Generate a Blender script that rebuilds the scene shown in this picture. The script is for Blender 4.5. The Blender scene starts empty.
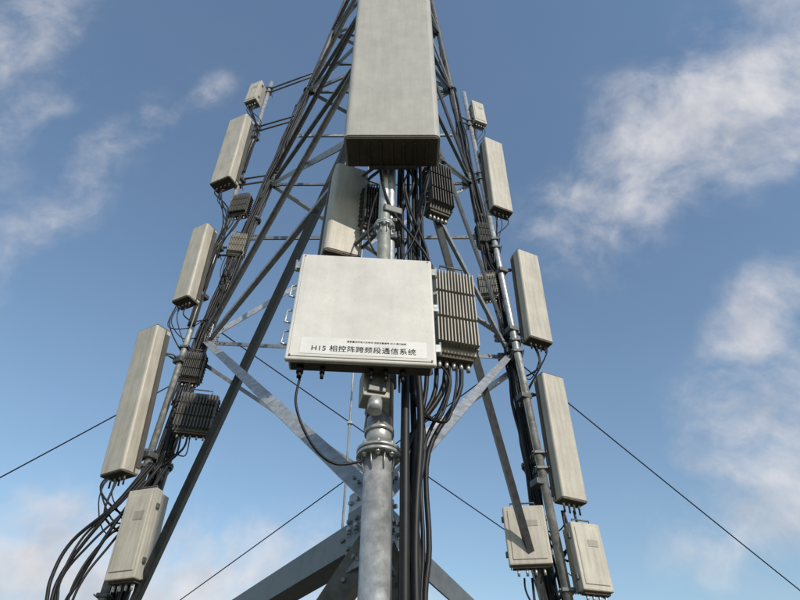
import bpy, bmesh, math, random
from mathutils import Vector, Matrix, Euler
random.seed(7)
EYE = 1.6
R = math.radians
scene = bpy.context.scene
def V(x, y, z): return Vector((x, y, z + EYE))      # heights given above eye level

# ---------------------------------------------------------------- materials
def newmat(name):
    m = bpy.data.materials.new(name); m.use_nodes = True
    nt = m.node_tree; nt.nodes.clear()
    o = nt.nodes.new('ShaderNodeOutputMaterial'); b = nt.nodes.new('ShaderNodeBsdfPrincipled')
    nt.links.new(b.outputs[0], o.inputs[0])
    return m, nt, b
def coords(nt, scale):
    tc = nt.nodes.new('ShaderNodeTexCoord'); mp = nt.nodes.new('ShaderNodeMapping')
    oi = nt.nodes.new('ShaderNodeObjectInfo'); ad = nt.nodes.new('ShaderNodeVectorMath'); ad.operation = 'ADD'
    ml = nt.nodes.new('ShaderNodeMath'); ml.operation = 'MULTIPLY'; ml.inputs[1].default_value = 37
    nt.links.new(oi.outputs['Random'], ml.inputs[0])
    nt.links.new(tc.outputs['Object'], ad.inputs[0]); nt.links.new(ml.outputs[0], ad.inputs[1])
    nt.links.new(ad.outputs[0], mp.inputs[0]); mp.inputs['Scale'].default_value = scale
    return mp
def noise(nt, scale, sc, detail=6, rough=.6):
    mp = coords(nt, scale); n = nt.nodes.new('ShaderNodeTexNoise')
    n.inputs['Scale'].default_value = sc; n.inputs['Detail'].default_value = detail; n.inputs['Roughness'].default_value = rough
    nt.links.new(mp.outputs[0], n.inputs['Vector']); return n
def ramp(nt, src, a, b, ca, cb):
    r = nt.nodes.new('ShaderNodeValToRGB'); r.color_ramp.elements[0].position = a; r.color_ramp.elements[1].position = b
    r.color_ramp.elements[0].color = (*ca, 1); r.color_ramp.elements[1].color = (*cb, 1)
    nt.links.new(src, r.inputs[0]); return r
def mix(nt, f, a, b, mode='MIX'):
    m = nt.nodes.new('ShaderNodeMix'); m.data_type = 'RGBA'; m.blend_type = mode
    for s, v in ((m.inputs[0], f), (m.inputs[6], a), (m.inputs[7], b)):
        if hasattr(v, 'is_output'): nt.links.new(v, s)
        elif isinstance(v, (int, float)): s.default_value = v
        else: s.default_value = (*v, 1)
    return m.outputs[2]
def paint(name, base, dirt, amt=.5, rough=.5):
    m, nt, b = newmat(name)
    st = noise(nt, (9, 9, .7), 2.4, 8, .65); r1 = ramp(nt, st.outputs[0], .42, .72, (0, 0, 0), (amt, amt, amt))
    bl = noise(nt, (1, 1, 1), 4.0, 8, .7); r2 = ramp(nt, bl.outputs[0], .35, .75, (.82, .82, .81), (1.06, 1.06, 1.05))
    sp = noise(nt, (1, 1, 1), 60, 3); r3 = ramp(nt, sp.outputs[0], .63, .74, (1, 1, 1), (.66, .62, .54))
    c = mix(nt, r1.outputs[0], base, dirt)
    c = mix(nt, 1.0, c, r2.outputs[0], 'MULTIPLY'); c = mix(nt, .6, c, r3.outputs[0], 'MULTIPLY')
    nt.links.new(c, b.inputs['Base Color']); b.inputs['Roughness'].default_value = rough
    bp = nt.nodes.new('ShaderNodeBump'); bp.inputs['Strength'].default_value = .06; bp.inputs['Distance'].default_value = .01
    nt.links.new(bl.outputs[0], bp.inputs['Height']); nt.links.new(bp.outputs[0], b.inputs['Normal'])
    return m
def steel(name, base, metal=.5, rough=.5, rust=.0):
    m, nt, b = newmat(name)
    n = noise(nt, (1, 1, 1), 14, 8, .7); r1 = ramp(nt, n.outputs[0], .3, .7, tuple(x*.6 for x in base), tuple(min(1, x*1.3) for x in base))
    n2 = noise(nt, (1, 1, 1), 3, 5); r2 = ramp(nt, n2.outputs[0], .55, .8, (0, 0, 0), (rust, rust, rust))
    c = mix(nt, r2.outputs[0], r1.outputs[0], (.12, .075, .05))
    nt.links.new(c, b.inputs['Base Color']); b.inputs['Metallic'].default_value = metal
    r3 = ramp(nt, n.outputs[0], .3, .8, (rough-.12,)*3, (rough+.15,)*3); nt.links.new(r3.outputs[0], b.inputs['Roughness'])
    bp = nt.nodes.new('ShaderNodeBump'); bp.inputs['Strength'].default_value = .12; bp.inputs['Distance'].default_value = .004
    nt.links.new(n.outputs[0], bp.inputs['Height']); nt.links.new(bp.outputs[0], b.inputs['Normal'])
    return m
M = {
 'white': paint('white_cabinet_paint', (.70, .675, .635), (.56, .53, .47), .3, .38),
 'beige': paint('weathered_radome', (.55, .515, .445), (.31, .275, .21), .6, .5),
 'beige2': paint('radome_front', (.48, .465, .425), (.37, .34, .285), .5, .45),
 'under': paint('shaded_end_cap', (.105, .08, .06), (.05, .04, .03), .6, .7),  # caps and undersides; the shade below units is put into this brown
 'fins': paint('heatsink_casting', (.38, .355, .31), (.18, .16, .13), .5, .5),
 'finsd': paint('heatsink_dark', (.11, .108, .10), (.055, .05, .045), .6, .6),
 'galv': steel('galvanised_pipe', (.47, .48, .475), .5, .4, .3),
 'leg': steel('weathered_leg_steel', (.12, .124, .125), .3, .5, .45),
 'brace': steel('shaded_weathered_angle_steel', (.17, .18, .19), .35, .48, .3),  # galvanised beams, base darkened for the shade on downward faces, plus rust
 'brace_shaded': steel('shaded_angle_steel', (.06, .064, .07), .3, .5, .4),  # darker copy of the angle steel; shade of faces turned away is coloured in
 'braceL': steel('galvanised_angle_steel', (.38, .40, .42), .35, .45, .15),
 'label': paint('label_film', (.79, .78, .76), (.7, .68, .63), .2, .3),
}
m, nt, b = newmat('cable_rubber'); n = noise(nt, (1, 1, 1), 20); r = ramp(nt, n.outputs[0], .3, .7, (.005, .005, .006), (.014, .013, .013))
nt.links.new(r.outputs[0], b.inputs['Base Color']); b.inputs['Roughness'].default_value = .5; b.inputs['Specular IOR Level'].default_value = .35; M['cable'] = m
m, nt, b = newmat('black_ink'); n = noise(nt, (1, 1, 1), 80); r = ramp(nt, n.outputs[0], .3, .7, (.012, .012, .012), (.03, .028, .025))
nt.links.new(r.outputs[0], b.inputs['Base Color']); b.inputs['Roughness'].default_value = .8; b.inputs['Specular IOR Level'].default_value = .2; M['ink'] = m

# ---------------------------------------------------------------- mesh builder
class MB:
    def __init__(s): s.bm = bmesh.new(); s.mats = []
    def mi(s, k):
        if k not in s.mats: s.mats.append(k)
        return s.mats.index(k)
    def box(s, c, size, mat, bev=0, rot=None, seg=2):
        t = bmesh.new(); bmesh.ops.create_cube(t, size=1)
        for v in t.verts: v.co = Vector((v.co.x*size[0], v.co.y*size[1], v.co.z*size[2]))
        if bev: bmesh.ops.bevel(t, geom=t.edges[:], offset=bev, segments=seg, profile=.5, affect='EDGES')
        Mx = Matrix.Translation(Vector(c)) @ (rot.to_4x4() if rot else Matrix.Identity(4))
        s.merge(t, Mx, mat)
    def merge(s, t, Mx, mat):
        i = s.mi(mat); vm = {}
        for v in t.verts: vm[v] = s.bm.verts.new(Mx @ v.co)
        for f in t.faces:
            g = s.bm.faces.new([vm[v] for v in f.verts]); g.material_index = i; g.smooth = f.smooth
        t.free()
    def tube(s, pts, r, mat, seg=8, caps=True):
        i = s.mi(mat); pts = [Vector(p) for p in pts]; rings = []
        n = len(pts); prev = None
        for k, p in enumerate(pts):
            d = (pts[min(k+1, n-1)] - pts[max(k-1, 0)]).normalized()
            if prev is None:
                a = d.orthogonal().normalized()
            else:
                a = (prev - d*prev.dot(d)).normalized()
            prev = a; bb = d.cross(a)
            rr = r[k] if isinstance(r, (list, tuple)) else r
            rings.append([s.bm.verts.new(p + (a*math.cos(2*math.pi*j/seg) + bb*math.sin(2*math.pi*j/seg))*rr) for j in range(seg)])
        for k in range(n-1):
            for j in range(seg):
                f = s.bm.faces.new([rings[k][j], rings[k][(j+1) % seg], rings[k+1][(j+1) % seg], rings[k+1][j]]); f.material_index = i; f.smooth = True
        if caps:
            for rg in (rings[0][::-1], rings[-1]):
                f = s.bm.faces.new(rg); f.material_index = i
    def cyl(s, a, b, r, mat, seg=16): s.tube([a, b], r, mat, seg)
    def angle(s, p0, p1, w, t, mat, ref=Vector((0, -1, 0)), flip=1):
        p0 = Vector(p0); p1 = Vector(p1); d = (p1-p0).normalized()
        a = (ref - d*ref.dot(d)).normalized(); b2 = d.cross(a)*flip
        prof = [(0, 0), (w, 0), (w, t), (t, t), (t, w), (0, w)]
        i = s.mi(mat); rg = []
        for p in (p0, p1): rg.append([s.bm.verts.new(p + b2*(x-w/2) - a*y) for x, y in prof])
        for j in range(6):
            f = s.bm.faces.new([rg[0][j], rg[0][(j+1) % 6], rg[1][(j+1) % 6], rg[1][j]]); f.material_index = i
        for q in (rg[0][::-1], rg[1]):
            f = s.bm.faces.new(q); f.material_index = i
    def build(s, name, mw=None, parent=None):
        bmesh.ops.recalc_face_normals(s.bm, faces=s.bm.faces[:])
        me = bpy.data.meshes.new(name); s.bm.to_mesh(me); s.bm.free()
        for k in s.mats: me.materials.append(M[k])
        o = bpy.data.objects.new(name, me); scene.collection.objects.link(o)
        if mw is not None: o.matrix_world = mw
        if parent: o.parent = parent
        return o
def empty(name, loc=(0, 0, 0)):
    e = bpy.data.objects.new(name, None); scene.collection.objects.link(e); e.empty_display_size = .3
    return e

# ---------------------------------------------------------------- tower
LEG = {
 'L': [V(-2.74, 6.05, -1.55), V(-2.63, 6.0, 5.05), V(-1.35, 5.2, 15.2), V(-.87, 4.9, 19)],
 'R': [V(1.50, 6.05, -1.55), V(1.46, 6.0, 4.8), V(.80, 5.2, 15), V(.51, 4.97, 19)],
 'N': [V(-.10, 2.42, -1.55), V(-.10, 2.45, 1.36), V(-.13, 2.85, 6.7), V(-.2, 3.4, 15), V(-.2, 3.65, 19)],
}
def leg(k, z):
    z += EYE; P = LEG[k]
    for a, b in zip(P, P[1:]):
        if z <= b.z: return a.lerp(b, (z-a.z)/(b.z-a.z))
    return P[-1]
tower = empty('communication_tower')
t = MB()
t.tube(LEG['L'], .066, 'leg', 14); t.tube(LEG['R'], .058, 'leg', 14)
t.tube(LEG['N'][:2], .067, 'galv', 32); t.tube(LEG['N'][1:], .045, 'galv', 20)
def flange(c, ax, r, mat='galv'):
    ax = ax.normalized(); a = ax.orthogonal().normalized(); b = ax.cross(a)
    for s_ in (-1, 1):
        t.cyl(c + ax*(.003*s_), c + ax*(.020*s_), r, mat, 32)
    for i in range(8):
        q = c + (a*math.cos(i*math.pi/4) + b*math.sin(i*math.pi/4))*r*.84
        t.cyl(q - ax*.040, q + ax*.040, .007, mat, 8); t.cyl(q - ax*.033, q - ax*.020, .012, mat, 6); t.cyl(q + ax*.020, q + ax*.033, .012, mat, 6)
    for i in range(8):
        d = a*math.cos(i*math.pi/4+.39) + b*math.sin(i*math.pi/4+.39)
        t.tube([c - ax*.1 + d*r*.68, c - ax*.022 + d*r*.8], .004, mat, 4)
flange(V(-.10, 2.45, 1.36), Vector((0, 0, 1)), .104)
t.cyl(V(-.10, 2.452, 1.382), V(-.10, 2.47, 1.56), .062, 'galv', 28)
t.cyl(V(-.10, 2.462, 1.47), V(-.10, 2.464, 1.495), .072, 'galv', 28)
flange(leg('N', 3.2), LEG['N'][2]-LEG['N'][1], .075)
for k in 'LR':
    for z in (3.2, 7.4, 11.2): flange(leg(k, z), Vector(LEG[k][2])-Vector(LEG[k][1]), .1, 'leg')
t.build('legs', parent=tower)
t = MB()
def plate(k, z, toward, mat='brace', s=.22):
    p = leg(k, z); d = (toward-p); d.z = 0; d.normalize(); up = Vector((0, 0, 1)); n_ = d.cross(up)
    rot = Matrix((d, n_, up)).transposed()
    t.box(p + d*(.05+s*.42), (s, .012, s*1.1), mat, .002, rot, 1)
    for i in range(3):
        for j in (-1, 1):
            q = p + d*(.09+s*.3*i) + up*(j*s*.3)
            t.cyl(q - n_*.02, q + n_*.02, .011, mat, 6)
def br(a, za, b, zb, w=.10, mat='brace', flip=1, ref=Vector((0, -1, 0))):
    p, q = leg(a, za), leg(b, zb); d = (q-p).normalized()
    t.angle(p + d*.08, q - d*.08, w, .010, mat, ref, flip)
    for e, s_ in ((p, 1), (q, -1)):
        for i in range(3):
            c = e + d*s_*(.16+.06*i); t.cyl(c + ref*.018, c - ref*.03, .009, 'brace', 6)
    plate(a, za, q, mat, .2 if w > .09 else .13); plate(b, zb, p, mat, .2 if w > .09 else .13)
br('N', 6.7, 'L', 1.14, .074, 'brace_shaded'); br('N', 6.9, 'R', 1.14, .066, 'brace_shaded', -1)  # long diagonals use the steel with shade in its base colour
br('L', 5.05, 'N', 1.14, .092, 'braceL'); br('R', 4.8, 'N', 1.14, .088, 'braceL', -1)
br('N', 1.05, 'L', 1.0, .13, 'brace'); br('N', 1.05, 'R', 1.0, .12, 'brace')
br('N', 1.0, 'L', -1.4, .11, 'brace'); br('N', 1.0, 'R', -1.4, .11, 'brace', -1)
br('L', 1.0, 'N', -1.4, .10, 'brace'); br('R', 1.0, 'N', -1.4, .10, 'brace')
br('L', 1.0, 'R', 1.0, .1, 'brace')
br('N', 5.05, 'L', 5.0, .06, 'braceL'); br('N', 5.05, 'R', 4.8, .06, 'braceL')
br('L', 5.0, 'R', 4.75, .06, 'brace')
p, q = leg('R', 4.55), leg('L', 1.3); mid = p.lerp(q, .44)
t.angle(p, mid, .06, .008, 'braceL'); t.angle(leg('L', 4.7), mid, .05, .008, 'brace')
lv = [5.05, 8.3, 11.2, 13.6, 15.8, 17.6, 19]
for i, (z0, z1) in enumerate(zip(lv, lv[1:])):
    for a, b in (('L', 'R'), ('N', 'L'), ('N', 'R')):
        w = (.085 if i < 3 else .07) if a == 'L' else (.06 if i == 0 else .058)
        br(a, z0, b, z1, w, 'braceL' if i == 0 else 'brace'); br(b, z0, a, z1, w*.99, 'brace_shaded' if i % 2 else 'brace', -1, Vector((0, 1, 0)))
        br(a, z1, b, z1, .06, 'brace')
br('L', 7.0, 'R', 7.0, .07, 'brace'); br('L', 9.7, 'R', 9.7, .06, 'braceL'); br('L', 12.3, 'R', 12.3, .06, 'brace')
t.build('bracing', parent=tower)
t = MB()
t.tube([V(-.56, 5.6, -1.5), V(-.56, 5.6, 6.0), V(-.45, 5.1, 15)], .012, 'braceL', 8)
for z in (-1.0, .5, 2.0, 3.5, 5.0):
    t.box(V(-.56, 5.6, z), (.05, .05, .03), 'braceL', .004)
t.build('earthing_conductor', parent=tower)
t = MB()
for k in 'LRN':
    p = LEG[k][0]; t.box((p.x, p.y, .03), (.7, .7, .3), 'fins', .02)
t.build('concrete_footings', parent=tower)

# ---------------------------------------------------------------- stand-off poles
def pole(p0, p1, legk, r, zs):
    t = MB(); d = p1-p0
    t.cyl(p0, p1, r, 'galv', 18)
    for z in zs:
        f = (z+EYE-p0.z)/d.z; q = p0 + d*f; l = leg(legk, z)
        for dz in (0, .18):
            t.tube([q+Vector((0, 0, dz)), l+Vector((0, 0, dz))], .018, 'leg', 8)
        for dz in (0, .18):
            t.box(q + Vector((0, 0, dz)), (2*r+.03, 2*r+.03, .04), 'leg', .008)
            for s_ in (-1, 1):
                t.cyl(q + Vector((s_*(r+.03), -r-.02, dz)), q + Vector((s_*(r+.03), r+.06, dz)), .007, 'leg', 6)
    return t.build('antenna_mounting_pole')
pole(V(-2.78, 5.85, 1.0), V(-2.82, 5.85, 12.3), 'L', .04, (1.6, 3.1, 4.6, 6.6, 8.4, 10.2, 11.8))
pole(V(1.55, 5.70, 1.0), V(1.34, 5.75, 11.6), 'R', .045, (1.6, 3.0, 4.6, 6.6, 8.4, 10.2))
pole(V(-.07, 2.62, 1.5), V(-.07, 2.62, 6.6), 'N', .036, (1.9, 3.1, 4.2, 5.6))

# ---------------------------------------------------------------- antennas
def frame(c, yaw, tilt=0, roll=0):
    return Matrix.Translation(c) @ Euler((0, R(roll), R(yaw)), 'XYZ').to_matrix().to_4x4() @ Euler((R(tilt), 0, 0)).to_matrix().to_4x4()
def antenna(c, w, d, h, yaw, tilt, polept, mat='beige', name='panel_antenna', ports=4):
    Mw = frame(c, yaw, tilt); inv = Mw.inverted(); t = MB()
    b = bmesh.new(); bmesh.ops.create_cube(b, size=1)
    for v in b.verts: v.co = Vector((v.co.x*w, v.co.y*d, v.co.z*h))
    ed = [e for e in b.edges if abs(e.verts[0].co.z-e.verts[1].co.z) > h*.5 and e.verts[0].co.y < 0]
    bmesh.ops.bevel(b, geom=ed, offset=min(w, d)*.15, segments=4, profile=.5, affect='EDGES')
    bmesh.ops.bevel(b, geom=[e for e in b.edges if abs(e.verts[0].co.z-e.verts[1].co.z) < .01 and len(e.link_faces) == 2 and e.calc_face_angle(0) > .5], offset=.008, segments=2, affect='EDGES')
    t.merge(b, Matrix.Identity(4), mat)
    for s_ in (-1, 1):
        t.box((0, .003, s_*(h/2+.006)), (w*.95, d*.9, .016), 'under', .004)
    if ports == 0:
        for i in range(7): t.box(((i-3)*w*.12, .01, -h/2-.022), (.012, d*.7, .018), 'under', .002)
        t.box((0, d/2-.02, -h/2-.03), (w*.5, .03, .03), 'leg', .004)
    t.box((0, d/2+.012, 0), (w*.7, .03, h*.97), 'fins', .004)
    for i in range(ports):
        x = (i-(ports-1)/2)*w*.8/ports
        t.cyl((x, 0, -h/2-.01), (x, 0, -h/2-.06), .012, 'galv', 10)
        t.cyl((x, 0, -h/2-.05), (x, 0, -h/2-.12), .010, 'cable', 8)
    for s_ in (-1, 1):
        t.box((s_*(w/2+.001), d*.20, 0), (.008, .018, h*.985), 'under', 0)
        t.box((s_*(w/2+.003), d*.38, 0), (.012, d*.24, h*.93), 'finsd', .003)
    for f in (-.36, .36):
        a = Vector((0, d/2+.02, h*f)); wp = Mw @ a
        tgt = inv @ Vector((polept.x, polept.y, wp.z)); m_ = a.lerp(tgt, .5)+Vector((0, 0, .05*(1 if f > 0 else -1)))
        for s_ in (-.04, .04):
            t.tube([a+Vector((s_, 0, 0)), m_+Vector((s_*.8, 0, 0)), tgt+Vector((s_*.6, 0, 0))], .014, 'leg', 6)
        t.box(tgt, (.14, .14, .07), 'leg', .01)
        t.box(a, (.16, .05, .10), 'leg', .008)
    return t.build(name, Mw)
LP = Vector((-2.79, 5.85, 0)); RP = Vector((1.46, 5.72, 0)); NP = Vector((-.07, 2.62, 0))
antenna(V(-3.06, 5.66, 3.88), .34, .22, 1.86, -27, 7, LP)
antenna(V(-2.97, 5.70, 6.22), .30, .22, 1.45, -26, 4, LP)
antenna(V(-3.03, 5.70, 9.25), .42, .24, 1.95, -24, 3, LP)
antenna(V(1.76, 5.66, 3.38), .31, .17, 1.5, 24, 3, RP)
antenna(V(1.78, 5.66, 5.52), .35, .20, 1.55, 24, 4, RP)
antenna(V(1.63, 5.66, 8.4), .37, .20, 1.9, 24, 3, RP)
antenna(V(-.06, 2.30, 5.03), .725, .29, 2.27, 0, 5.2, NP, 'beige2', ports=0)
antenna(V(-.45, 2.92, 3.76), .29, .24, 1.05, 20, 3, NP)

# ---------------------------------------------------------------- radio units
def radio(c, w, d, h, yaw, tilt=0, mat='fins', name='remote_radio_unit', nf=11, handle=True):
    Mw = frame(c, yaw, tilt); t = MB()
    t.box((0, d*.12, 0), (w, d*.55, h), mat, .008)
    for i in range(nf):
        x = (i-(nf-1)/2)*(w*.94)/(nf-1)
        for zz, hh in ((.31, .27), (0, .29), (-.31, .27)):
            t.box((x, -d*.30, zz*h), (w*.02+.003, d*.34, h*hh), mat, .001, None, 1)
    for s_ in (-1, 1):
        for i in range(8):
            t.box((s_*(w/2+.008), d*.12, (i-3.5)*h*.115), (.022, d*.5, .006), mat)
    t.box((0, d*.12, -h/2-.012), (w*.86, d*.44, .024), 'under', .004)
    t.box((0, d*.12, h/2+.01), (w*.9, d*.4, .02), mat, .004)
    for i in range(5):
        x = (i-2)*w*.17
        t.cyl((x, d*.1, -h/2-.02), (x, d*.1, -h/2-.07), .012, 'galv', 10)
    if handle:
        t.tube([(-w*.3, -d*.1, h/2), (-w*.3, -d*.2, h/2+.05), (w*.3, -d*.2, h/2+.05), (w*.3, -d*.1, h/2)], .007, 'leg', 6)
    t.box((0, d*.46, 0), (w*.4, d*.16, h*.5), 'leg', .006)
    return t.build(name, Mw)
def radiobox(c, w, d, h, yaw, tilt=0, name='remote_radio_unit'):
    Mw = frame(c, yaw, tilt); t = MB()
    t.box((0, -d*.2, 0), (w, d*.4, h), 'beige', .012)
    t.box((0, -d*.41, 0), (w*.8, .012, h*.84), 'beige', .006)
    t.box((w*.12, -d*.41-.008, h*.18), (w*.34, .003, h*.1), 'fins')
    for i in range(12):
        t.box(((i-5.5)*w*.08, d*.22, 0), (.007, d*.46, h*.95), 'fins')
    for s_ in (-1, 1):
        for z in (-.3, .3): t.box((s_*(w/2+.008), -d*.15, z*h), (.022, .04, .05), 'leg', .004)
    t.box((0, -d*.1, -h/2-.01), (w*.85, d*.3, .022), 'under', .003)
    for i in range(4):
        t.cyl(((i-1.5)*w*.2, -d*.1, -h/2-.02), ((i-1.5)*w*.2, -d*.1, -h/2-.08), .013, 'galv', 10)
    t.tube([(-w*.3, -d*.1, h/2), (-w*.3, -d*.1, h/2+.05), (w*.3, -d*.1, h/2+.05), (w*.3, -d*.1, h/2)], .008, 'leg', 6)
    t.box((0, d*.5, 0), (w*.3, d*.3, h*.4), 'leg', .006)
    return t.build(name, Mw)
radio(V(.30, 2.48, 2.27), .24, .20, .60, 14, 2, nf=13)
radio(V(.31, 2.85, 4.02), .20, .2, .62, 25, 0, 'finsd', nf=9)
radio(V(-.23, 2.80, 3.72), .13, .16, .50, 20, 0, 'finsd', nf=7)
radio(V(-2.36, 5.75, 3.72), .42, .2, .5, 12, 0, 'finsd', nf=12)
radio(V(-2.62, 5.8, 7.75), .28, .20, .5, -10, 0, 'finsd')
radio(V(-2.48, 5.8, 6.75), .24, .20, .45, 8, 0, 'fins')
radiobox(V(-3.02, 5.75, 11.5), .28, .26, .8, -20, 0)
radio(V(1.32, 5.8, 6.98), .24, .20, .5, 8, 0, 'finsd')
radio(V(1.25, 5.8, 5.86), .24, .20, .45, -8, 0, 'fins')
radiobox(V(1.53, 5.72, 10.6), .26, .22, .8, 22, 0)
radio(V(-2.62, 5.9, 4.5), .24, .2, .42, 12, 0, 'finsd')
radiobox(V(1.22, 5.62, 2.24), .40, .22, .56, -6)
radiobox(V(1.76, 5.62, 2.04), .31, .22, .62, 16)
radiobox(V(-2.52, 5.6, 2.25), .32, .28, .84, -16, 4)

# ---------------------------------------------------------------- equipment cabinet (white box)
CW, CD, CH = .715, .115, .735
Mw = frame(V(-.186, 2.20, 2.04), 4.3, 0, 0)
cab = empty('equipment_cabinet'); cab.matrix_world = Mw
t = MB()
t.box((0, .012, 0), (CW-.03, CD-.024, CH-.03), 'white', .006)
t.box((0, -.036, 0), (CW, .030, CH), 'white', .010, None, 3)
t.box((0, -.0525, 0), (CW-.035, .006, CH-.035), 'white', .0025)
t.box((0, .006, -CH/2+.014), (CW-.05, CD-.03, .006), 'under', .001)  # dark sheet below the white shell, painting in its underside shade
o = t.build('shell'); o.parent = cab
t = MB()
for s_ in (-1, 1):
    for z in (-.27, .0, .27):
        x = s_*(CW/2+.012)
        if s_ == 1 or z > .1:
            t.box((x, -.02, z+.02), (.03, .035, .05), 'galv', .004)
            t.cyl((x+s_*.012, -.03, z-.02), (x+s_*.012, -.03, z+.06), .006, 'galv', 8)
for z in (.12, -.06, -.2):
    x = -CW/2
    t.tube([(x+.005, 0, z+.045), (x-.032, 0, z+.04), (x-.036, 0, z-.035), (x+.005, 0, z-.045)], .006, 'galv', 8)
t.box((0, CD/2+.02, .2), (.3, .05, .06), 'leg', .004); t.box((0, CD/2+.02, -.2), (.3, .05, .06), 'leg', .004)
for x, z in ((-.335, .345), (.335, .345), (-.335, -.345), (.335, -.345)):
    t.cyl((x, -.050, z), (x, -.0565, z), .0055, 'leg', 10)
t.tube([(.12, CD/2+.04, .2), (.22, CD/2+.06, .2), (.41, CD/2+.08, .3)], .012, 'galv', 8)
for y in (.2, -.2):
    t.tube([(.05, CD/2+.04, y), (.1, CD/2+.30, y)], .02, 'galv', 8)
o = t.build('latches_and_bracket'); o.parent = cab
t = MB()
for x, r_ in ((-.285, .017), (-.18, .012), (.05, .012), (.12, .012), (.2, .014)):
    t.cyl((x, .015, -CH/2+.01), (x, .015, -CH/2-.03), r_, 'cable', 12); t.cyl((x, .015, -CH/2-.025), (x, .015, -CH/2-.055), r_*.7, 'cable', 10)
o = t.build('cable_glands'); o.parent = cab
t = MB(); t.box((.01, -.0563, -.285), (CW*.84, .0016, .098), 'label'); o = t.build('label_strip'); o.parent = cab
def text(body, size, loc, name, off=.0008, sp=1.0, rot=0):
    cu = bpy.data.curves.new(name, 'FONT'); cu.body = body; cu.size = size; cu.align_x = 'CENTER'; cu.align_y = 'CENTER'
    cu.extrude = .0004; cu.offset = off; cu.space_character = sp
    o = bpy.data.objects.new(name+'_c', cu); scene.collection.objects.link(o)
    bpy.context.view_layer.update(); dg = bpy.context.evaluated_depsgraph_get()
    me = bpy.data.meshes.new_from_object(o.evaluated_get(dg)); bpy.data.objects.remove(o)
    me.materials.clear(); me.materials.append(M['ink'])
    q = bpy.data.objects.new(name, me); scene.collection.objects.link(q)
    q.parent = cab; q.location = loc; q.rotation_euler = (R(90), 0, 0)
text('H15 相控阵跨频段通信系统', .040, (.01, -.0576, -.302), 'label_text', .0003, 1.07)
text('国家重点研发计划专项 试验设备编号 0015 请勿触碰', .0125, (.07, -.0576, -.254), 'label_small_text', .0)

t = MB()
t.box((0, 0, 0), (.13, .12, .17), 'fins', .006); t.box((0, -.065, -.01), (.09, .02, .11), 'leg', .005)
t.cyl((0, -.03, -.08), (0, -.03, -.15), .035, 'galv', 16); t.cyl((.0, .06, .05), (.03, .3, .05), .02, 'leg', 8)
t.cyl((.0, .06, -.05), (.03, .3, -.05), .02, 'leg', 8)
t.build('junction_box', frame(V(-.125, 2.33, 1.65), 14, 0))

# ---------------------------------------------------------------- cables
def wob(a): return Vector((random.uniform(-a, a), random.uniform(-a, a), random.uniform(-a, a)))
def cable(t, pts, r, seg=7, sub=6):
    pts = [Vector(p) for p in pts]; P = [pts[0]]+pts+[pts[-1]]; out = []
    for i in range(1, len(P)-2):
        for j in range(sub):
            s_ = j/sub; p0, p1, p2, p3 = P[i-1], P[i], P[i+1], P[i+2]
            out.append(.5*((2*p1)+(p2-p0)*s_+(2*p0-5*p1+4*p2-p3)*s_*s_+(3*p1-p0-3*p2+p3)*s_**3))
    out.append(pts[-1]); t.tube(out, r, 'cable', seg)
t = MB()
for i in range(8):
    x0 = .03+.04*i; xb = .0+.013*i
    cable(t, [V(x0*.9+.02, 2.55, 2.3), V(x0+.0, 2.52, 1.8)+wob(.015), V(xb+.03+.05*math.sin(i), 2.50, 1.4)+wob(.02), V(xb+.02, 2.47, .95)+wob(.012), V(xb, 2.46, .5), V(xb, 2.46, -1.5)], random.choice((.010, .013, .016)))
cable(t, [V(.03, 2.40, 1.9), V(.025, 2.37, 1.5), V(.02, 2.36, 1.0), V(.015, 2.36, .4), V(.01, 2.36, -1.5)], .021, 10)
cable(t, [V(.09, 2.45, 1.9), V(.10, 2.42, 1.5), V(.065, 2.40, 1.0), V(.06, 2.38, .4), V(.05, 2.38, -1.5)], .018, 10)
for i in range(3):
    cable(t, [V(.22+.04*i, 2.45, 1.88), V(.24+.02*i, 2.45, 1.74)+wob(.02), V(.17+.03*i, 2.46, 1.56)+wob(.03), V(.08+.02*i, 2.5, 1.7)+wob(.03), V(.03, 2.55, 2.0)], .007)
for i in range(8):
    a = V(random.uniform(-.2, .25), 2.6, random.uniform(3.6, 4.2)); b = V(random.uniform(-.15, .2), 2.7, random.uniform(2.5, 3.0))
    cable(t, [a, a+Vector((random.uniform(-.1, .1), -.05, -.3)), (a+b)/2+wob(.1), b+Vector((0, -.05, .2)), b, b+Vector((0, 0, -.6))], random.choice((.007, .011)))
for i in range(6):
    x = -.0+.035*i; cable(t, [V(x, 2.68, 6.5), V(x+.01, 2.7, 5), V(x-.01, 2.68, 3.6)+wob(.01), V(x, 2.68, 2.0)], .014)
t.build('feeder_cables')
t = MB()
cable(t, [V(-.47, 2.21, 1.62), V(-.475, 2.22, 1.50), V(-.43, 2.25, 1.38), V(-.36, 2.3, 1.29), V(-.28, 2.35, 1.26), V(-.17, 2.38, 1.29)], .006, 8)
t.build('power_cable')
def bundle(k, zmax, n, side):
    t = MB()
    for i in range(n):
        off = Vector((side*.07*math.cos(i*1.1)-.02*side, -.07-.02*math.sin(i*2.0), 0)); pts = []
        if k == 'R': off.x -= .03
        z = -1.5
        while z < zmax - i*.7:
            pts.append(leg(k, z)+off*1.0+Vector((random.uniform(-.022, .022), random.uniform(-.02, .02), 0))); z += .55
        cable(t, pts, random.choice((.014, .017, .021)), 6, 3)
    t.build('feeder_cables')
bundle('L', 13, 10, 1); bundle('R', 13, 8, -1)
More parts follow.
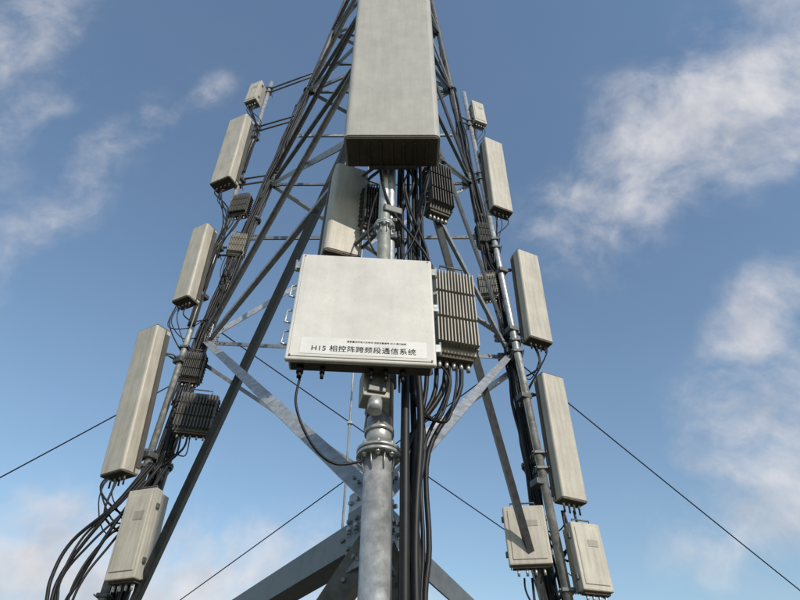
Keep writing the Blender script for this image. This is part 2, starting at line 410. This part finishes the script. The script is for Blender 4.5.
def jumpers(k, zs, pole_x, n=6):
    """short leads: loop under the unit, then down its own pole when the leg is far, otherwise across to the leg"""
    t = MB()
    for (x, z) in zs:
        for i in range(n):
            a = V(x+random.uniform(-.1, .1), 5.72, z); dr = random.uniform(.12, .4)
            if z > 7:
                px = pole_x + random.uniform(-.05, .05); e = V(px, 5.78, z - random.uniform(.5, .9))
                cable(t, [a, a - Vector((0, 0, dr*.8)) + wob(.03), e + wob(.02), V(px, 5.78, z-1.5), V(px, 5.78, z-2.3)], random.choice((.007, .009, .012)), 6, 5)
                continue
            e = leg(k, z + random.uniform(-.8, .0)) + Vector((0, -.1, 0))
            m1 = a - Vector((0, 0, dr)); m2 = (m1+e)/2 + wob(.08) - Vector((0, 0, random.uniform(0, .2)))
            cable(t, [a, m1+wob(.02), m2, e+wob(.02), e-Vector((0, 0, .4))], random.choice((.007, .009, .012)), 6, 5)
    t.build('jumper_cables')
jumpers('L', [(-3.02, 2.9), (-2.95, 5.4), (-3.02, 8.1), (-2.4, 3.4), (-2.5, 6.4), (-2.6, 7.4), (-3.0, 11.0), (-2.6, 4.2), (-2.5, 1.9)], -2.77, 5)
jumpers('R', [(1.74, 2.55), (1.76, 4.7), (1.6, 7.4), (1.32, 6.6), (1.25, 5.5), (1.53, 10.1), (1.25, 1.9), (1.7, 1.7)], 1.42, 4)
t = MB()
for i in range(7):
    s_ = i*.035
    cable(t, [V(-2.5-s_, 5.75, 3.1), V(-2.66-s_*1.2, 5.7, 2.6)+wob(.04), V(-2.84-s_*1.6, 5.7, 2.25)+wob(.05), V(-2.95-s_*1.5, 5.7, 1.9)+wob(.04), V(-2.98-s_, 5.7, 1.5), V(-2.95-s_, 5.75, .3), V(-2.85, 5.8, -1.5)], random.choice((.012, .018)))
t.build('feeder_cables')

def guy(a, b, r=.008, sag=.1):
    t = MB(); pts = []
    for i in range(25):
        f = i/24; p = a.lerp(b, f); p.z -= sag*4*f*(1-f); pts.append(p)
    t.tube(pts, r, 'cable', 6); t.box(b, (.3, .3, .25), 'fins', .02); t.build('guy_wire')
guy(V(-2.7, 6, 4.45), V(-10.5, 6, -1.5)); guy(V(1.58, 6, 4.62), V(12.3, 11.9, -1.5), .009)
guy(V(-2.6, 6, 5.3), V(15.3, 18, -1.5), .009); guy(V(1.5, 6, 4.75), V(-16.8, 20.4, -1.5), .009)

# ---------------------------------------------------------------- ground
m, nt, b = newmat('dry_grass_soil')
n1 = noise(nt, (1, 1, 1), .35, 10, .7); r1 = ramp(nt, n1.outputs[0], .4, .62, (.045, .06, .022), (.13, .10, .07))
n2 = noise(nt, (1, 1, 1), 12, 8, .7); r2 = ramp(nt, n2.outputs[0], .3, .7, (.5, .5, .5), (1.2, 1.2, 1.2))
nt.links.new(mix(nt, 1.0, r1.outputs[0], r2.outputs[0], 'MULTIPLY'), b.inputs['Base Color']); b.inputs['Roughness'].default_value = .95
M['ground'] = m
bm = bmesh.new(); bmesh.ops.create_grid(bm, x_segments=60, y_segments=60, size=1500)
me = bpy.data.meshes.new('ground'); bm.to_mesh(me); bm.free(); me.materials.append(m)
scene.collection.objects.link(bpy.data.objects.new('ground', me))

# ---------------------------------------------------------------- sky
EL, AZ = 30, 150
w = bpy.data.worlds.new('World'); scene.world = w; w.use_nodes = True; nt = w.node_tree; nt.nodes.clear()
N = nt.nodes.new; L = nt.links.new
out = N('ShaderNodeOutputWorld'); bg = N('ShaderNodeBackground'); bg2 = N('ShaderNodeBackground'); mx = N('ShaderNodeMixShader')
sky = N('ShaderNodeTexSky'); sky.sky_type = 'NISHITA'; sky.sun_disc = False
sky.sun_elevation = R(EL); sky.sun_rotation = R(AZ); sky.air_density = 1.6; sky.dust_density = .3; sky.ozone_density = 3.5
L(sky.outputs[0], bg.inputs[0]); bg.inputs[1].default_value = .148
tc = N('ShaderNodeTexCoord'); nrm = N('ShaderNodeVectorMath'); nrm.operation = 'NORMALIZE'; L(tc.outputs['Generated'], nrm.inputs[0])
D = nrm.outputs[0]
def math_(op, a, b=None, clamp=False):
    q = N('ShaderNodeMath'); q.operation = op; q.use_clamp = clamp
    for i, v in enumerate((a, b)):
        if v is None: continue
        if hasattr(v, 'is_output'): L(v, q.inputs[i])
        else: q.inputs[i].default_value = v
    return q.outputs[0]
def vm(op, a, b=None):
    q = N('ShaderNodeVectorMath'); q.operation = op
    for i, v in enumerate((a, b)):
        if v is None: continue
        if hasattr(v, 'is_output'): L(v, q.inputs[i])
        else: q.inputs[i].default_value = v
    return q.outputs['Value'] if op in ('DOT_PRODUCT', 'LENGTH') else q.outputs[0]
wn = N('ShaderNodeTexNoise'); wn.inputs['Scale'].default_value = 4.0; wn.inputs['Detail'].default_value = 6; L(D, wn.inputs['Vector'])
wc = vm('SUBTRACT', wn.outputs['Color'], (.5, .5, .5)); sc = N('ShaderNodeVectorMath'); sc.operation = 'SCALE'; L(wc, sc.inputs[0]); sc.inputs['Scale'].default_value = .12
DW = vm('ADD', D, sc.outputs[0])
CL = [((.58, .47, .93), (.70, .42, 1.0), .36, .14, .78), ((.36, .57, .86), (.46, .52, .9), .20, .08, .60),
      ((-.64, .43, .99), (-.60, .33, 1.0), .24, .10, .50), ((-.54, .58, .84), (-.42, .49, .94), .26, .045, .50), ((-.38, .50, .96), (-.33, .47, .98), .10, .03, .42),
      ((.70, .87, .55), (.55, 1.0, .42), .30, .15, .62), ((.66, .78, .70), (.72, .72, .75), .12, .07, .58),
      ((-.34, 1.04, .32), (-.6, 1.04, .36), .55, .14, .75), ((-.70, 1.04, .34), (-.6, 1.04, .36), .25, .12, .72)]
tot = None
for c, c2, sa, sb, dn in CL:
    c = Vector(c).normalized(); c2 = Vector(c2).normalized(); a = c2-c; a -= c*a.dot(c); a.normalize(); bb = c.cross(a)
    d = vm('SUBTRACT', DW, tuple(c))
    x = math_('DIVIDE', vm('DOT_PRODUCT', d, tuple(a)), sa); y = math_('DIVIDE', vm('DOT_PRODUCT', d, tuple(bb)), sb)
    rr = math_('SQRT', math_('ADD', math_('MULTIPLY', x, x), math_('MULTIPLY', y, y)))
    front = math_('GREATER_THAN', vm('DOT_PRODUCT', D, tuple(c)), 0)
    k = math_('MULTIPLY', math_('MULTIPLY', math_('SUBTRACT', 1.25, rr, True), dn), front)
    tot = k if tot is None else math_('MAXIMUM', tot, k)
mp = N('ShaderNodeMapping'); L(DW, mp.inputs[0]); mp.inputs['Rotation'].default_value = (.3, .5, .4); mp.inputs['Scale'].default_value = (1, 1.35, 1)
fn = N('ShaderNodeTexNoise'); fn.inputs['Scale'].default_value = 7.5; fn.inputs['Detail'].default_value = 14; fn.inputs['Roughness'].default_value = .6; L(mp.outputs[0], fn.inputs['Vector'])
fac = math_('ADD', math_('MULTIPLY', math_('SUBTRACT', fn.outputs[0], .5), 2.0), math_('SUBTRACT', tot, .26))
mr = N('ShaderNodeMapRange'); mr.interpolation_type = 'SMOOTHSTEP'; L(fac, mr.inputs[0]); mr.inputs[1].default_value = -.2; mr.inputs[2].default_value = .85; mr.inputs[3].default_value = 0; mr.inputs[4].default_value = .95
msk = math_('MULTIPLY', tot, 2.6, True)
cf = math_('ADD', math_('MULTIPLY', mr.outputs[0], msk), .02)
L(cf, mx.inputs[0]); L(bg.outputs[0], mx.inputs[1]); L(bg2.outputs[0], mx.inputs[2]); L(mx.outputs[0], out.inputs[0])
# cloud body: thin parts brighter, thick parts slightly greyer
n3 = N('ShaderNodeTexNoise'); n3.inputs['Scale'].default_value = 11; n3.inputs['Detail'].default_value = 8; L(DW, n3.inputs['Vector'])
cr = N('ShaderNodeValToRGB'); cr.color_ramp.elements[0].position = .35; cr.color_ramp.elements[0].color = (.56, .57, .62, 1)
cr.color_ramp.elements[1].position = .62; cr.color_ramp.elements[1].color = (.80, .78, .79, 1); L(n3.outputs[0], cr.inputs[0]); L(cr.outputs[0], bg2.inputs[0]); bg2.inputs[1].default_value = 1.0

# ---------------------------------------------------------------- sun
sl = bpy.data.lights.new('sun', 'SUN'); sl.energy = 3.3; sl.angle = R(.5); sl.color = (1, .91, .79)
so = bpy.data.objects.new('sun', sl); scene.collection.objects.link(so)
ds = Vector((math.sin(R(AZ))*math.cos(R(EL)), math.cos(R(AZ))*math.cos(R(EL)), math.sin(R(EL))))
so.rotation_euler = ds.to_track_quat('Z', 'Y').to_euler(); so.location = ds*30

# ---------------------------------------------------------------- camera
cd = bpy.data.cameras.new('camera'); cd.sensor_width = 36; cd.lens = 26.1; cd.clip_end = 5000; cd.clip_start = .05
co = bpy.data.objects.new('camera', cd); scene.collection.objects.link(co); co.location = (0, 0, EYE)
co.rotation_euler = (R(90+44), 0, 0); scene.camera = co
scene.view_settings.view_transform = 'Standard'; scene.view_settings.look = 'None'; scene.view_settings.exposure = 0
